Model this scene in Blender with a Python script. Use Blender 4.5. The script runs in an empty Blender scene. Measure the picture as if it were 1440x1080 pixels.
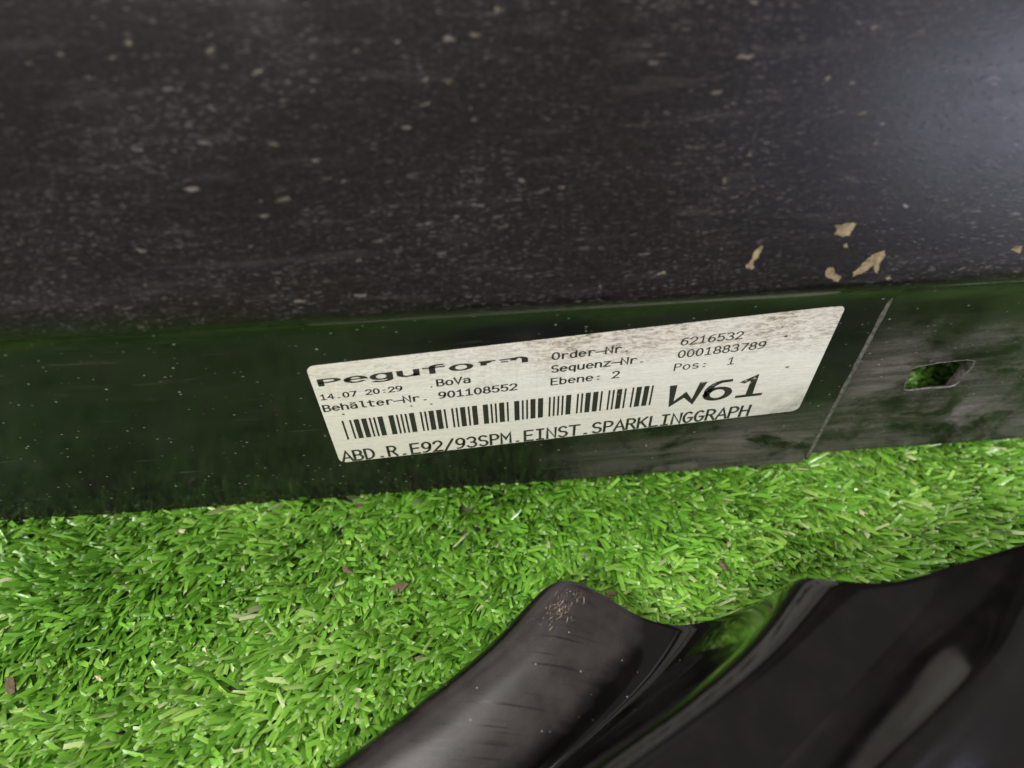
import bpy, bmesh, math, random
import numpy as np
from mathutils import Vector, Matrix, noise

random.seed(7)
rng = np.random.default_rng(7)
scene = bpy.context.scene
COL = scene.collection

# ------------------------------------------------------------------ camera, world, lamps, exposure
cam_d = bpy.data.cameras.new('camera')
cam = bpy.data.objects.new('camera', cam_d); COL.objects.link(cam)
cam_d.sensor_width = 36.0
cam_d.lens = 27.05
cam_d.clip_start = 0.005; cam_d.clip_end = 50.0
# looking about 52 degrees down at the flange, 0.2 m away
right = Vector((0.996051, -0.088459, 0.007635)); down = Vector((-0.064743, -0.782464, -0.619321)); fwd = Vector((0.060759, 0.616381, -0.785100))
cam.matrix_world = Matrix(((right.x, -down.x, -fwd.x, 0.0), (right.y, -down.y, -fwd.y, -0.130356), (right.z, -down.z, -fwd.z, 0.216274), (0, 0, 0, 1)))
cam_d.dof.use_dof = True
cam_d.dof.focus_distance = 0.218
cam_d.dof.aperture_fstop = 7.5
scene.camera = cam

world = bpy.data.worlds.new('World'); scene.world = world; world.use_nodes = True
bg = world.node_tree.nodes['Background']
bg.inputs['Color'].default_value = (1.0, 0.93, 0.92, 1); bg.inputs['Strength'].default_value = 0.12

def lamp(name, loc, target, sx, sy, power, col):
    d = bpy.data.lights.new(name, 'AREA'); d.shape = 'RECTANGLE'; d.size = sx; d.size_y = sy; d.energy = power; d.color = col
    o = bpy.data.objects.new(name, d); COL.objects.link(o); o.location = loc
    o.rotation_euler = (Vector(target) - Vector(loc)).to_track_quat('-Z', 'Y').to_euler()
    return o
lamp('ceiling_light', (-0.75, -0.25, 1.6), (-0.75, -0.25, 0), 2.0, 1.5, 23, (1.0, 0.95, 0.9))
lamp('front_lamp', (-0.65, -1.15, 1.6), (0, -0.03, 0), 0.30, 0.30, 23, (1.0, 0.96, 0.9))
lamp('window_lamp', (1.4, -1.4, 0.36), (0.12, 0, 0.1), 0.7, 0.5, 5.0, (0.76, 0.79, 1.0))

scene.view_settings.view_transform = 'Standard'; scene.view_settings.look = 'None'
scene.view_settings.exposure = 1.05; scene.view_settings.gamma = 1.0; scene.view_settings.use_curve_mapping = False

# ------------------------------------------------------------------ helpers
MM = 0.001
def tag(o, label=None, cat=None, group=None, kind=None):
    if label: o['label'] = label
    if cat: o['category'] = cat
    if group: o['group'] = group
    if kind: o['kind'] = kind
    return o
def empty(name, loc=(0, 0, 0)):
    o = bpy.data.objects.new(name, None); COL.objects.link(o); o.location = loc; o.empty_display_size = 0.02; return o
def obj(name, me, mat, parent=None, smooth=False):
    o = bpy.data.objects.new(name, me); COL.objects.link(o)
    if mat: me.materials.append(mat)
    if parent:
        o.parent = parent
    if smooth:
        me.polygons.foreach_set('use_smooth', [True] * len(me.polygons))
    return o
def mesh(name, v, f):
    me = bpy.data.meshes.new(name); me.from_pydata([tuple(p) for p in v], [], f); me.update(); return me
def bm_mesh(name, bm):
    me = bpy.data.meshes.new(name); bm.to_mesh(me); bm.free(); return me

class NT:
    """small helper round a material's node tree"""
    def __init__(s, name):
        s.m = bpy.data.materials.new(name); s.m.use_nodes = True; s.t = s.m.node_tree; s.n = s.t.nodes; s.l = s.t.links
        s.b = s.n['Principled BSDF']; s.out = s.n['Material Output']
        s.tc = s.n.new('ShaderNodeTexCoord')
    def set(s, node, **kw):
        for k, v in kw.items():
            k = k.replace('_', ' ')
            for i in node.inputs:
                if i.name == k and i.enabled:
                    if hasattr(v, 'is_linked') or isinstance(v, bpy.types.NodeSocket): s.l.new(v, i)
                    else: i.default_value = v
                    break
        return node
    def coord(s, scale=(1, 1, 1), loc=(0, 0, 0), rot=(0, 0, 0), src='Object'):
        m = s.n.new('ShaderNodeMapping'); m.inputs['Scale'].default_value = scale; m.inputs['Location'].default_value = loc; m.inputs['Rotation'].default_value = rot
        s.l.new(s.tc.outputs[src], m.inputs['Vector']); return m.outputs['Vector']
    def noise(s, vec, scale, detail=4, rough=0.55, dist=0.0):
        n = s.n.new('ShaderNodeTexNoise'); s.l.new(vec, n.inputs['Vector']); s.set(n, Scale=scale, Detail=detail, Roughness=rough, Distortion=dist); return n.outputs['Fac']
    def voro(s, vec, scale, feature='F1', rand=1.0):
        n = s.n.new('ShaderNodeTexVoronoi'); n.feature = feature; s.l.new(vec, n.inputs['Vector']); s.set(n, Scale=scale, Randomness=rand); return n
    def ramp(s, fac, stops, interp='LINEAR'):
        r = s.n.new('ShaderNodeValToRGB'); r.color_ramp.interpolation = interp
        e = r.color_ramp.elements
        while len(e) < len(stops): e.new(0.5)
        for x, (p, c) in zip(e, stops):
            x.position = p; x.color = c if len(c) == 4 else (*c, 1)
        s.l.new(fac, r.inputs['Fac']); return r.outputs['Color']
    def rmap(s, v, a, b, c=0.0, d=1.0, smooth=False):
        n = s.n.new('ShaderNodeMapRange'); n.clamp = True
        if smooth: n.interpolation_type = 'SMOOTHSTEP'
        s.l.new(v, n.inputs['Value']); n.inputs['From Min'].default_value = a; n.inputs['From Max'].default_value = b; n.inputs['To Min'].default_value = c; n.inputs['To Max'].default_value = d
        return n.outputs['Result']
    def math(s, op, a, b=None, clamp=False):
        n = s.n.new('ShaderNodeMath'); n.operation = op; n.use_clamp = clamp
        for i, v in enumerate((a, b)):
            if v is None: continue
            if isinstance(v, (int, float)): n.inputs[i].default_value = v
            else: s.l.new(v, n.inputs[i])
        return n.outputs[0]
    def mix(s, fac, a, b):
        n = s.n.new('ShaderNodeMix'); n.data_type = 'RGBA'
        for sock, v in ((n.inputs[0], fac), (n.inputs[6], a), (n.inputs[7], b)):
            if isinstance(v, (int, float)): sock.default_value = v
            elif isinstance(v, tuple): sock.default_value = (*v, 1) if len(v) == 3 else v
            else: s.l.new(v, sock)
        return n.outputs[2]
    def sep(s, vec):
        n = s.n.new('ShaderNodeSeparateXYZ'); s.l.new(vec, n.inputs[0]); return n.outputs
    def bump(s, h, strength=0.2, dist=0.001, normal=None):
        n = s.n.new('ShaderNodeBump'); n.inputs['Strength'].default_value = strength; n.inputs['Distance'].default_value = dist
        s.l.new(h, n.inputs['Height'])
        if normal is not None: s.l.new(normal, n.inputs['Normal'])
        return n.outputs['Normal']
    def link(s, name, sock): s.l.new(sock, s.b.inputs[name])

# ------------------------------------------------------------------ materials
def flecks(t, vec, scale, lo, hi, keep):
    """sparse flecks: a cell's centre shows only when its random number is above `keep`"""
    v = t.voro(vec, scale)
    near = t.rmap(v.outputs['Distance'], hi, lo)
    rnd = t.sep(v.outputs['Color'])
    on = t.rmap(rnd[0], keep, keep + 0.03)
    lev = t.rmap(rnd[1], 0, 1, 0.25, 1.0)
    return t.math('MULTIPLY', t.math('MULTIPLY', near, on), lev), rnd

def mat_panel():
    t = NT('dusty_black_plastic')
    o = t.coord()
    warp = t.n.new('ShaderNodeTexNoise'); t.l.new(o, warp.inputs['Vector']); t.set(warp, Scale=260, Detail=3)
    def warped(scale, amt):
        mp = t.coord(scale)
        w = t.n.new('ShaderNodeVectorMath'); w.operation = 'MULTIPLY_ADD'
        t.l.new(warp.outputs['Color'], w.inputs[0]); w.inputs[1].default_value = (amt, amt, amt); t.l.new(mp, w.inputs[2])
        return w.outputs[0]
    f1, r1 = flecks(t, warped((0.34, 1, 1), 0.0016), 1200, 0.16, 0.42, 0.40)
    f2, r2 = flecks(t, warped((0.36, 1, 1), 0.0014), 2000, 0.15, 0.5, 0.5)
    f3, r3 = flecks(t, warped((0.45, 1, 1), 0.003), 480, 0.05, 0.28, 0.84)
    patch = t.rmap(t.noise(t.coord((0.6, 1, 1)), 34, 5, 0.65), 0.36, 0.66, 0.1, 1.0)
    fine = t.noise(t.coord((0.5, 1, 1)), 1400, 4, 0.65)
    streak = t.rmap(t.noise(t.coord((0.12, 1, 1), rot=(0, 0.25, 0)), 420, 3), 0.56, 0.75)
    base = t.mix(t.rmap(fine, 0.4, 0.7), (0.0030, 0.0023, 0.0026), (0.0105, 0.0082, 0.0088))
    dustcol = t.mix(r1[2], (0.060, 0.053, 0.053), (0.15, 0.132, 0.125))
    a = t.math('MULTIPLY', t.math('MULTIPLY', f1, 0.5), patch)
    c = t.mix(a, base, dustcol)
    c = t.mix(t.math('MULTIPLY', t.math('MULTIPLY', f2, patch), 0.5), c, (0.095, 0.085, 0.086))
    c = t.mix(t.math('MULTIPLY', streak, 0.07), c, (0.15, 0.135, 0.13))
    warm = t.mix(r3[2], (0.26, 0.225, 0.16), (0.22, 0.20, 0.195))
    c = t.mix(t.math('MULTIPLY', f3, 0.5), c, warm)
    t.link('Base Color', c)
    t.link('Roughness', t.math('ADD', t.rmap(patch, 0.35, 1, 0.30, 0.38), t.math('MULTIPLY', a, 0.3)))
    t.b.inputs['Specular IOR Level'].default_value = 0.4
    h = t.math('ADD', t.math('MULTIPLY', fine, 0.5), t.math('ADD', f1, f3))
    t.link('Normal', t.bump(h, 0.16, 0.0002))
    return t.m

def mat_gloss(name, dirt):
    """glossy black plastic flange; `dirt` = how much dried grey mud"""
    t = NT(name)
    o = t.coord(); xyz = t.sep(o)
    f1, r1 = flecks(t, t.coord((0.6, 1, 1)), 420, 0.02, 0.13, 0.87)
    f2, r2 = flecks(t, t.coord((0.7, 1, 1)), 900, 0.05, 0.3, 0.9)
    smear = t.noise(t.coord((0.35, 1, 1), rot=(0, 0.35, 0)), 95, 6, 0.62, 0.6)
    stre = t.noise(t.coord((0.1, 1, 1), rot=(0, 0.5, 0)), 300, 4, 0.6)
    cloud = t.noise(o, 42, 4, 0.6, 0.8)
    # dried mud lies in a splash around the step and the slot
    if dirt > 0.5:
        gx = t.rmap(xyz[0], 0.112, 0.122, 0.35, 1.0)
        gz = t.math('MULTIPLY', t.rmap(xyz[2], 0.066, 0.046, 0.1, 1), t.rmap(xyz[2], -0.002, 0.010, 0.6, 1))
    else:
        gx = t.rmap(xyz[0], 0.018, 0.085, 0.0, 1.0)
        gz = t.rmap(xyz[2], 0.034, 0.012, 0, 1.0)
    area = t.math('MULTIPLY', gx, gz)
    mud = t.math('MULTIPLY', area, t.rmap(t.math('ADD', cloud, t.math('MULTIPLY', t.math('SUBTRACT', t.noise(t.coord((0.3, 1, 1), rot=(0, 0.4, 0)), 500, 4, 0.7), 0.5), 0.22)), 0.36 if dirt > .5 else 0.41, 0.52))
    mud = t.math('MULTIPLY', mud, t.rmap(smear, 0.30, 0.62, 0.25, 1.0))
    mud = t.math('MULTIPLY', mud, t.rmap(stre, 0.38, 0.58, 0.45, 1.0))
    film_sheen = t.math('MULTIPLY', t.rmap(smear, 0.3, 0.75), 0.045)
    mudcol = t.mix(t.noise(o, 900, 4), (0.090, 0.080, 0.080), (0.21, 0.185, 0.18))
    c = t.mix(t.math('MULTIPLY', mud, 0.85), (0.0055, 0.0060, 0.0056), mudcol)
    c = t.mix(film_sheen, c, (0.14, 0.14, 0.13))
    hair = t.math('MULTIPLY', t.rmap(t.noise(t.coord((0.07, 1, 1), rot=(0, 0.08, 0)), 520, 3, 0.6, 0.4), 0.60, 0.74), t.rmap(t.noise(o, 65, 3), 0.42, 0.68))
    c = t.mix(t.math('MULTIPLY', hair, 0.16), c, (0.20, 0.20, 0.18))
    fl = t.math('MULTIPLY', t.math('ADD', f1, f2, True), t.rmap(cloud, 0.38, 0.6, 0.15, 1))
    c = t.mix(fl, c, (0.34, 0.34, 0.31))
    t.link('Base Color', c)
    t.link('Roughness', t.math('ADD', t.rmap(smear, 0.3, 0.75, 0.10, 0.22), t.math('MULTIPLY', mud, 0.42)))
    t.b.inputs['Specular IOR Level'].default_value = 0.36
    w = t.noise(o, 34, 2, 0.4)
    n1 = t.bump(w, 0.5, 0.0012)
    t.link('Normal', t.bump(t.math('ADD', stre, t.math('MULTIPLY', mud, 0.6)), 0.12, 0.0002, n1))
    return t.m

def mat_trim():
    t = NT('scuffed_black_plastic')
    o = t.coord(); uv = t.coord(src='UV'); s = t.sep(uv)
    # u runs across the corrugations, v along them; first ridge's grey is a ceiling reflection put into its colour, broken by scuffs
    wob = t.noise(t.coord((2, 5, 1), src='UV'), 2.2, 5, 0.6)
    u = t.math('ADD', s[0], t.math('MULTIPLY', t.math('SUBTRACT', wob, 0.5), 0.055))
    film_sheen = t.math('MULTIPLY', t.rmap(u, 0.150, 0.172), t.rmap(u, 0.318, 0.29))
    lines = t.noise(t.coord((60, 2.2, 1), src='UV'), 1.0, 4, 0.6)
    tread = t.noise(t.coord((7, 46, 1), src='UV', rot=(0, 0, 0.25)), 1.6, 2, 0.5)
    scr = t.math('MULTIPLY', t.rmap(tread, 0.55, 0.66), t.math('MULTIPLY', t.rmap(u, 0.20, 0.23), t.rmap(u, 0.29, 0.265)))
    film_sheen = t.math('MULTIPLY', film_sheen, t.rmap(lines, 0.2, 0.55, 0.9, 1.0))
    film_sheen = t.math('SUBTRACT', film_sheen, t.math('MULTIPLY', scr, 0.5), True)
    cloud = t.noise(o, 120, 5, 0.65)
    film2 = t.math('MULTIPLY', t.rmap(cloud, 0.45, 0.75), 0.03)
    c = t.mix(t.math('MULTIPLY', film_sheen, t.rmap(cloud, 0.3, 0.62, 0.45, 0.95)), (0.0032, 0.0028, 0.0028), (0.026, 0.022, 0.0215))
    c = t.mix(film2, c, (0.09, 0.08, 0.075))
    f1, r1 = flecks(t, o, 520, 0.03, 0.15, 0.86)
    fm = t.math('MULTIPLY', f1, t.rmap(u, 0.42, 0.36))
    c = t.mix(fm, c, (0.42, 0.38, 0.30))
    t.link('Base Color', c)
    t.link('Roughness', t.math('ADD', t.rmap(lines, 0.3, 0.7, 0.06, 0.12), t.math('MULTIPLY', film_sheen, 0.18)))
    t.link('Normal', t.bump(t.math('MULTIPLY', t.noise(o, 1500, 3), 0.5), 0.10, 0.0002))
    return t.m

def mat_paper():
    t = NT('smudged_white_sticker')
    o = t.coord(); xyz = t.sep(o)
    rot = (0, 0.0797, 0)
    hl = t.noise(t.coord((0.05, 1, 1), rot=rot), 1300, 4, 0.6)            # fine wiping streaks along the sticker
    vl = t.noise(t.coord((1, 1, 0.10), rot=rot), 620, 4, 0.6, 0.3)
    sc = t.noise(t.coord((0.3, 1, 1), rot=(0, 0.2, 0)), 1000, 6, 0.74, 1.4)
    crk = t.voro(t.coord((0.5, 1, 1), rot=(0, 0.2, 0)), 430, 'DISTANCE_TO_EDGE')
    # grime band along the upper edge: height over the sticker's own slanted base line
    hgt = t.math('SUBTRACT', xyz[2], t.math('MULTIPLY', t.math('ADD', xyz[0], 0.0394), 0.0797))
    band = t.rmap(t.math('ADD', hgt, t.math('MULTIPLY', t.noise(o, 60, 3), 0.016)), 0.052, 0.068)
    mid = t.math('MULTIPLY', t.rmap(xyz[0], 0.0, 0.03, 0.35, 1.0), 1.0)
    grime = t.math('MULTIPLY', t.math('MULTIPLY', band, mid), t.rmap(t.noise(t.coord((0.6, 1, 1)), 85, 4, 0.6), 0.36, 0.60, 0.25, 1.0))
    c = t.mix(t.rmap(hl, 0.35, 0.7), (0.66, 0.65, 0.60), (0.74, 0.74, 0.705))
    left = t.rmap(xyz[0], 0.03, -0.04)
    c = t.mix(t.math('MULTIPLY', left, 0.35), c, (0.62, 0.58, 0.45))
    c = t.mix(t.math('MULTIPLY', grime, 0.55), c, (0.60, 0.52, 0.43))
    mott = t.math('MULTIPLY', t.rmap(sc, 0.46, 0.58), t.math('ADD', t.math('MULTIPLY', grime, 0.9), 0.14))
    c = t.mix(mott, c, (0.22, 0.18, 0.14))
    veil = t.math('MULTIPLY', t.rmap(vl, 0.5, 0.66), t.math('MULTIPLY', t.rmap(xyz[0], -0.012, 0.0), t.rmap(xyz[0], 0.04, 0.02)))
    c = t.mix(t.math('MULTIPLY', veil, t.math('MULTIPLY', t.rmap(hgt, 0.036, 0.048), 0.38)), c, (0.45, 0.42, 0.37))
    cm = t.math('MULTIPLY', t.rmap(crk.outputs['Distance'], 0.05, 0.0), t.math('MULTIPLY', t.rmap(sc, 0.5, 0.62), grime))
    c = t.mix(t.math('MULTIPLY', cm, 0.6), c, (0.12, 0.10, 0.08))
    f, r = flecks(t, o, 330, 0.03, 0.12, 0.93)
    c = t.mix(t.math('MULTIPLY', f, 0.8), c, (0.10, 0.09, 0.07))
    corner = t.math('MULTIPLY', t.rmap(xyz[0], 0.080, 0.101), t.rmap(hgt, 0.032, 0.018))
    c = t.mix(t.math('MULTIPLY', corner, t.rmap(t.noise(o, 220, 4), 0.35, 0.6)), c, (0.26, 0.235, 0.20))
    t.link('Base Color', c)
    t.b.inputs['Roughness'].default_value = 0.42
    t.link('Normal', t.bump(t.math('ADD', hl, sc), 0.08, 0.0002))
    return t.m

def mat_ink():
    t = NT('worn_black_ink')
    o = t.coord(); xyz = t.sep(o)
    n = t.noise(t.coord((0.5, 1, 1)), 1500, 4, 0.7)
    big = t.noise(o, 120, 2)
    zone = t.rmap(xyz[0], 0.02, 0.09, 0.0, 0.10)
    wear = t.rmap(t.math('ADD', t.math('ADD', n, t.math('MULTIPLY', t.math('SUBTRACT', big, 0.5), 0.45)), zone), 0.69, 0.80, 0.0, 0.85)
    t.link('Base Color', t.mix(t.noise(o, 500, 3), (0.012, 0.012, 0.011), (0.035, 0.033, 0.030)))
    t.b.inputs['Roughness'].default_value = 0.5
    tr = t.n.new('ShaderNodeBsdfTransparent'); mx = t.n.new('ShaderNodeMixShader')
    t.l.new(wear, mx.inputs[0]); t.l.new(t.b.outputs[0], mx.inputs[1]); t.l.new(tr.outputs[0], mx.inputs[2]); t.l.new(mx.outputs[0], t.out.inputs['Surface'])
    return t.m

def mat_blade():
    t = NT('green_turf_plastic')
    a = t.n.new('ShaderNodeAttribute'); a.attribute_name = 'blade'
    s = t.sep(a.outputs['Vector'])            # x random, y along the blade, z second random
    c = t.ramp(s[0], [(0.0, (0.050, 0.165, 0.012)), (0.3, (0.108, 0.285, 0.027)), (0.7, (0.185, 0.405, 0.048)), (0.93, (0.31, 0.51, 0.11)), (1.0, (0.46, 0.52, 0.28))])
    tipw = t.math('MULTIPLY', t.rmap(s[1], 0.9, 1.0), t.rmap(s[2], 0.45, 0.9))
    c = t.mix(t.math('MULTIPLY', tipw, 0.7), c, (0.56, 0.66, 0.42))
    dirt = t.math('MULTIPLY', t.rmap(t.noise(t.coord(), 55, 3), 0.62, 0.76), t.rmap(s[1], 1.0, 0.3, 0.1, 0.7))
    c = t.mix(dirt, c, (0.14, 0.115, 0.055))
    t.link('Base Color', c)
    t.link('Roughness', t.rmap(s[2], 0, 1, 0.2, 0.42))
    t.b.inputs['Specular IOR Level'].default_value = 0.55
    tl = t.n.new('ShaderNodeBsdfTranslucent'); t.l.new(c, tl.inputs['Color'])
    mx = t.n.new('ShaderNodeMixShader'); mx.inputs[0].default_value = 0.22
    t.l.new(t.b.outputs[0], mx.inputs[1]); t.l.new(tl.outputs[0], mx.inputs[2]); t.l.new(mx.outputs[0], t.out.inputs['Surface'])
    return t.m

def mat_ground():
    t = NT('sandy_turf_backing')
    o = t.coord()
    c = t.ramp(t.noise(o, 900, 6, 0.7), [(0.3, (0.03, 0.024, 0.015)), (0.55, (0.10, 0.078, 0.05)), (0.8, (0.26, 0.21, 0.15))])
    g = t.noise(o, 240, 3)
    c = t.mix(t.rmap(g, 0.48, 0.6), c, (0.035, 0.09, 0.016))
    t.link('Base Color', c); t.b.inputs['Roughness'].default_value = 0.9
    t.link('Normal', t.bump(t.noise(o, 1100, 5), 0.8, 0.001))
    return t.m

def mat_plain(name, a, b, scale, rough, bump=0.3):
    t = NT(name); o = t.coord(); n = t.noise(o, scale, 5, 0.65)
    t.link('Base Color', t.mix(t.rmap(n, 0.3, 0.7), a, b)); t.b.inputs['Roughness'].default_value = rough
    t.link('Normal', t.bump(n, bump, 0.0003)); return t.m

M_panel = mat_panel(); M_flange = mat_gloss('glossy_black_plastic', 0.0); M_slot = mat_gloss('muddy_black_plastic', 1.0)
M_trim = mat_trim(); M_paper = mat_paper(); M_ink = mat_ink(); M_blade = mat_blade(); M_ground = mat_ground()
M_chip = mat_plain('bare_primer', (0.07, 0.052, 0.028), (0.24, 0.19, 0.11), 600, 0.85, 0.8)
M_edge = mat_plain('scraped_grey_edge', (0.028, 0.028, 0.026), (0.16, 0.15, 0.135), 900, 0.55)
M_debris = mat_plain('dry_brown_leaf', (0.04, 0.030, 0.014), (0.115, 0.085, 0.042), 900, 0.8)
M_scuff = mat_plain('pale_scrape', (0.05, 0.04, 0.032), (0.30, 0.25, 0.185), 1800, 0.8)
M_pale = mat_plain('pale_chaff', (0.28, 0.24, 0.13), (0.48, 0.44, 0.27), 900, 0.7)

# ------------------------------------------------------------------ ground and turf
gz = -0.0095
N = 60
gv, gf = [], []
for j in range(N + 1):
    for i in range(N + 1):
        x = -1.5 + 3.0 * i / N; y = -1.5 + 3.0 * j / N
        gv.append((x, y, gz + 0.0012 * noise.noise((x * 9, y * 9, 0))))
for j in range(N):
    for i in range(N):
        a = j * (N + 1) + i; gf.append((a, a + 1, a + N + 2, a + N + 1))
tag(obj('ground', mesh('ground', gv, gf), M_ground, smooth=True), 'sandy brown backing sheet under the green artificial turf', 'ground', kind='structure')

def lowfreq(x, y, k, seed):
    r = np.random.default_rng(seed); out = np.zeros_like(x)
    for _ in range(9):
        a = r.uniform(0, 2 * np.pi); fr = r.uniform(0.4, 1.3) * k
        out += np.sin((x * np.cos(a) + y * np.sin(a)) * fr * 2 * np.pi + r.uniform(0, 6.28))
    return out / 3.0

def turf(area, spacing, per, seed):
    x0, x1, y0, y1 = area
    r = np.random.default_rng(seed)
    nx = int((x1 - x0) / spacing); ny = int((y1 - y0) / spacing)
    gx, gy = np.meshgrid(np.arange(nx), np.arange(ny))
    tx = (x0 + (gx.ravel() + 0.5 + r.uniform(-.42, .42, gx.size)) * spacing); ty = (y0 + (gy.ravel() + 0.5 + r.uniform(-.42, .42, gx.size)) * spacing)
    keep = lowfreq(tx, ty, 38, 5) + r.normal(0, .35, tx.size) > -1.42       # thin spots where the backing shows
    tx, ty = tx[keep], ty[keep]
    tdir = np.interp(tx, [-.2, -.02, .08, .2], [math.radians(243), math.radians(252), math.radians(276), math.radians(300)]) + 0.42 * lowfreq(tx, ty, 16, 9) + r.normal(0, .35, tx.size)
    tlean = np.radians(56) + 0.16 * lowfreq(tx, ty, 22, 3) + r.normal(0, .12, tx.size)
    n = per; X = np.repeat(tx, n); Y = np.repeat(ty, n); D = np.repeat(tdir, n); L = np.repeat(tlean, n); trnd = np.repeat(r.uniform(0, 1, tx.size), n)
    K = X.size
    D = D + r.normal(0, .6, K); L = np.clip(L + r.normal(0, .25, K), .12, 1.42)
    X += r.normal(0, .0007, K); Y += r.normal(0, .0007, K)
    ln = r.uniform(.0080, .0130, K); w = r.uniform(.0008, .0017, K) * 0.5
    rnd = np.clip(0.55 * r.uniform(0, 1, K) + 0.3 * trnd + 0.075 + 0.13 * lowfreq(X, Y, 12, 21), 0, 0.97); rnd[r.uniform(0, 1, K) > .99] = 1.0
    rnd2 = r.uniform(0, 1, K)
    bend = r.uniform(.15, .75, K); twist = r.normal(0, .55, K)
    S = 4; fold = r.uniform(.05, .45, K)
    V = np.zeros((K, S, 3, 3)); A = np.zeros((K, S, 3, 3))
    px, py, pz = X.copy(), Y.copy(), np.full(K, gz)
    for k in range(S):
        f = k / (S - 1.0)
        el = np.pi / 2 - (L * 0.72 + bend * f)             # elevation of the blade at this joint
        if k:
            st = ln / (S - 1)
            px = px + st * np.cos(el) * np.cos(D); py = py + st * np.cos(el) * np.sin(D); pz = np.maximum(pz + st * np.sin(el), gz + .0006)
        side = D + np.pi / 2
        tw = twist * (0.4 + 0.6 * f)
        sx = np.cos(side) * np.cos(tw) - np.cos(D) * np.sin(tw) * np.sin(el); sy = np.sin(side) * np.cos(tw) - np.sin(D) * np.sin(tw) * np.sin(el); sz = np.sin(tw) * np.cos(el)
        ww = w * (0.8, 1.0, 1.0, 0.78)[k]
        skew = (r.normal(0, .35, K) * w if k == S - 1 else np.zeros(K))
        nx_, ny_, nz_ = -np.sin(el) * np.cos(D), -np.sin(el) * np.sin(D), np.cos(el)      # the blade's own upward normal
        for q, sg in ((0, -1), (1, 0), (2, 1)):
            up = fold * ww * (0 if sg else 1)
            V[:, k, q, 0] = px + sg * sx * ww + sg * skew * np.cos(D) + up * nx_; V[:, k, q, 1] = py + sg * sy * ww + sg * skew * np.sin(D) + up * ny_; V[:, k, q, 2] = np.maximum(pz + sg * sz * ww + up * nz_, gz)
            A[:, k, q, 0] = rnd; A[:, k, q, 1] = f; A[:, k, q, 2] = rnd2
    # blades that would pass through the flange bend back in front of it; none grows inside the part
    V = V.reshape(-1, 3); A = A.reshape(-1, 3)
    hitm = (V.reshape(K, -1, 3)[:, :, 1] > -.0012) & (V.reshape(K, -1, 3)[:, :, 1] < .0075) & (V.reshape(K, -1, 3)[:, :, 2] > -.0022)
    V[:, 2] = np.where(np.repeat(hitm.any(1), S * 3), np.minimum(V[:, 2], -.0022), V[:, 2])
    base = (np.arange(K) * S * 3)[:, None]
    quad = np.array([[3 * k + c, 3 * k + c + 1, 3 * k + c + 4, 3 * k + c + 3] for k in range(S - 1) for c in (0, 1)]).reshape(1, -1)
    F = (base + quad).reshape(-1, 4)
    me = bpy.data.meshes.new('turf_blades')
    me.vertices.add(len(V)); me.vertices.foreach_set('co', V.astype(np.float32).ravel())
    me.loops.add(F.size); me.loops.foreach_set('vertex_index', F.astype(np.int32).ravel())
    me.polygons.add(len(F)); me.polygons.foreach_set('loop_start', np.arange(0, F.size, 4, dtype=np.int32)); me.polygons.foreach_set('loop_total', np.full(len(F), 4, dtype=np.int32))
    me.update(calc_edges=True)
    at = me.attributes.new('blade', 'FLOAT_VECTOR', 'POINT'); at.data.foreach_set('vector', A.astype(np.float32).ravel())
    return me
tag(obj('turf_blades', turf((-.30, .34, -.22, .11), .0035, 8, 11), M_blade), 'short bright green artificial turf blades with flat cut tips', 'artificial grass', kind='stuff')

# ------------------------------------------------------------------ side skirt
skirt = tag(empty('side_skirt', (0, 0, 0)), 'long dusty black plastic car side skirt with white barcode sticker on its edge', 'side skirt')
XL, XR, XS = -0.42, 0.46, 0.1112          # ends and the moulded step

def sweep(name, prof, xs, mat, parent, dev=None, closed=False, smooth=True):
    """profile (y, z) swept along x; dev(x, k) -> (dy, dz)"""
    v, f = [], []; n = len(prof)
    for x in xs:
        for k, (y, z) in enumerate(prof):
            dy, dz = dev(x, k) if dev else (0, 0)
            v.append((x, y + dy, z + dz))
    for i in range(len(xs) - 1):
        for k in range(n if closed else n - 1):
            a = i * n + k; b = i * n + (k + 1) % n
            f.append((a, a + n, b + n, b))
    if closed:
        f.append(tuple(range(n))); f.append(tuple(reversed([(len(xs) - 1) * n + k for k in range(n)])))
    me = mesh(name, v, f); bm = bmesh.new(); bm.from_mesh(me); bmesh.ops.recalc_face_normals(bm, faces=bm.faces); bm.to_mesh(me); bm.free()
    o = obj(name, me, mat, parent, smooth)
    return o
def sharp(o, deg=35):
    me = o.data; me.polygons.foreach_set('use_smooth', [True] * len(me.polygons)); me.set_sharp_from_angle(angle=math.radians(deg))

TH = 0.0028
# big upper face: rises from the flange's lip, leaning back, then rolls over at the top
def panel_profile():
    pts = [(-.003, .0825)]; y, z = pts[0]; n = 48
    for th in (108, 98, 88, 79):                        # rounded lower edge
        y += .0009 * math.cos(math.radians(th)); z += .0009 * math.sin(math.radians(th)); pts.append((y, z))
    for i in range(1, 30):
        th = math.radians(72 - 12 * (i + .5) / n); y += .17 / n * math.cos(th); z += .17 / n * math.sin(th); pts.append((y, z))
    th = 64
    for i in range(10):
        th -= 12; y += .006 * math.cos(math.radians(th)); z += .006 * math.sin(math.radians(th)); pts.append((y, z))
    return pts
PP = panel_profile()
def offset(prof, d):
    out = []
    for i, p in enumerate(prof):
        a = prof[max(0, i - 1)]; b = prof[min(len(prof) - 1, i + 1)]
        tx, tz = b[0] - a[0], b[1] - a[1]; l = math.hypot(tx, tz); out.append((p[0] + tz / l * d, p[1] - tx / l * d))
    return out
inner = offset(PP, TH)
inner[0] = (PP[0][0] + TH * 1.1, PP[0][1] + .0002)
prof = PP + inner[::-1]
ARC = [0.0]
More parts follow.
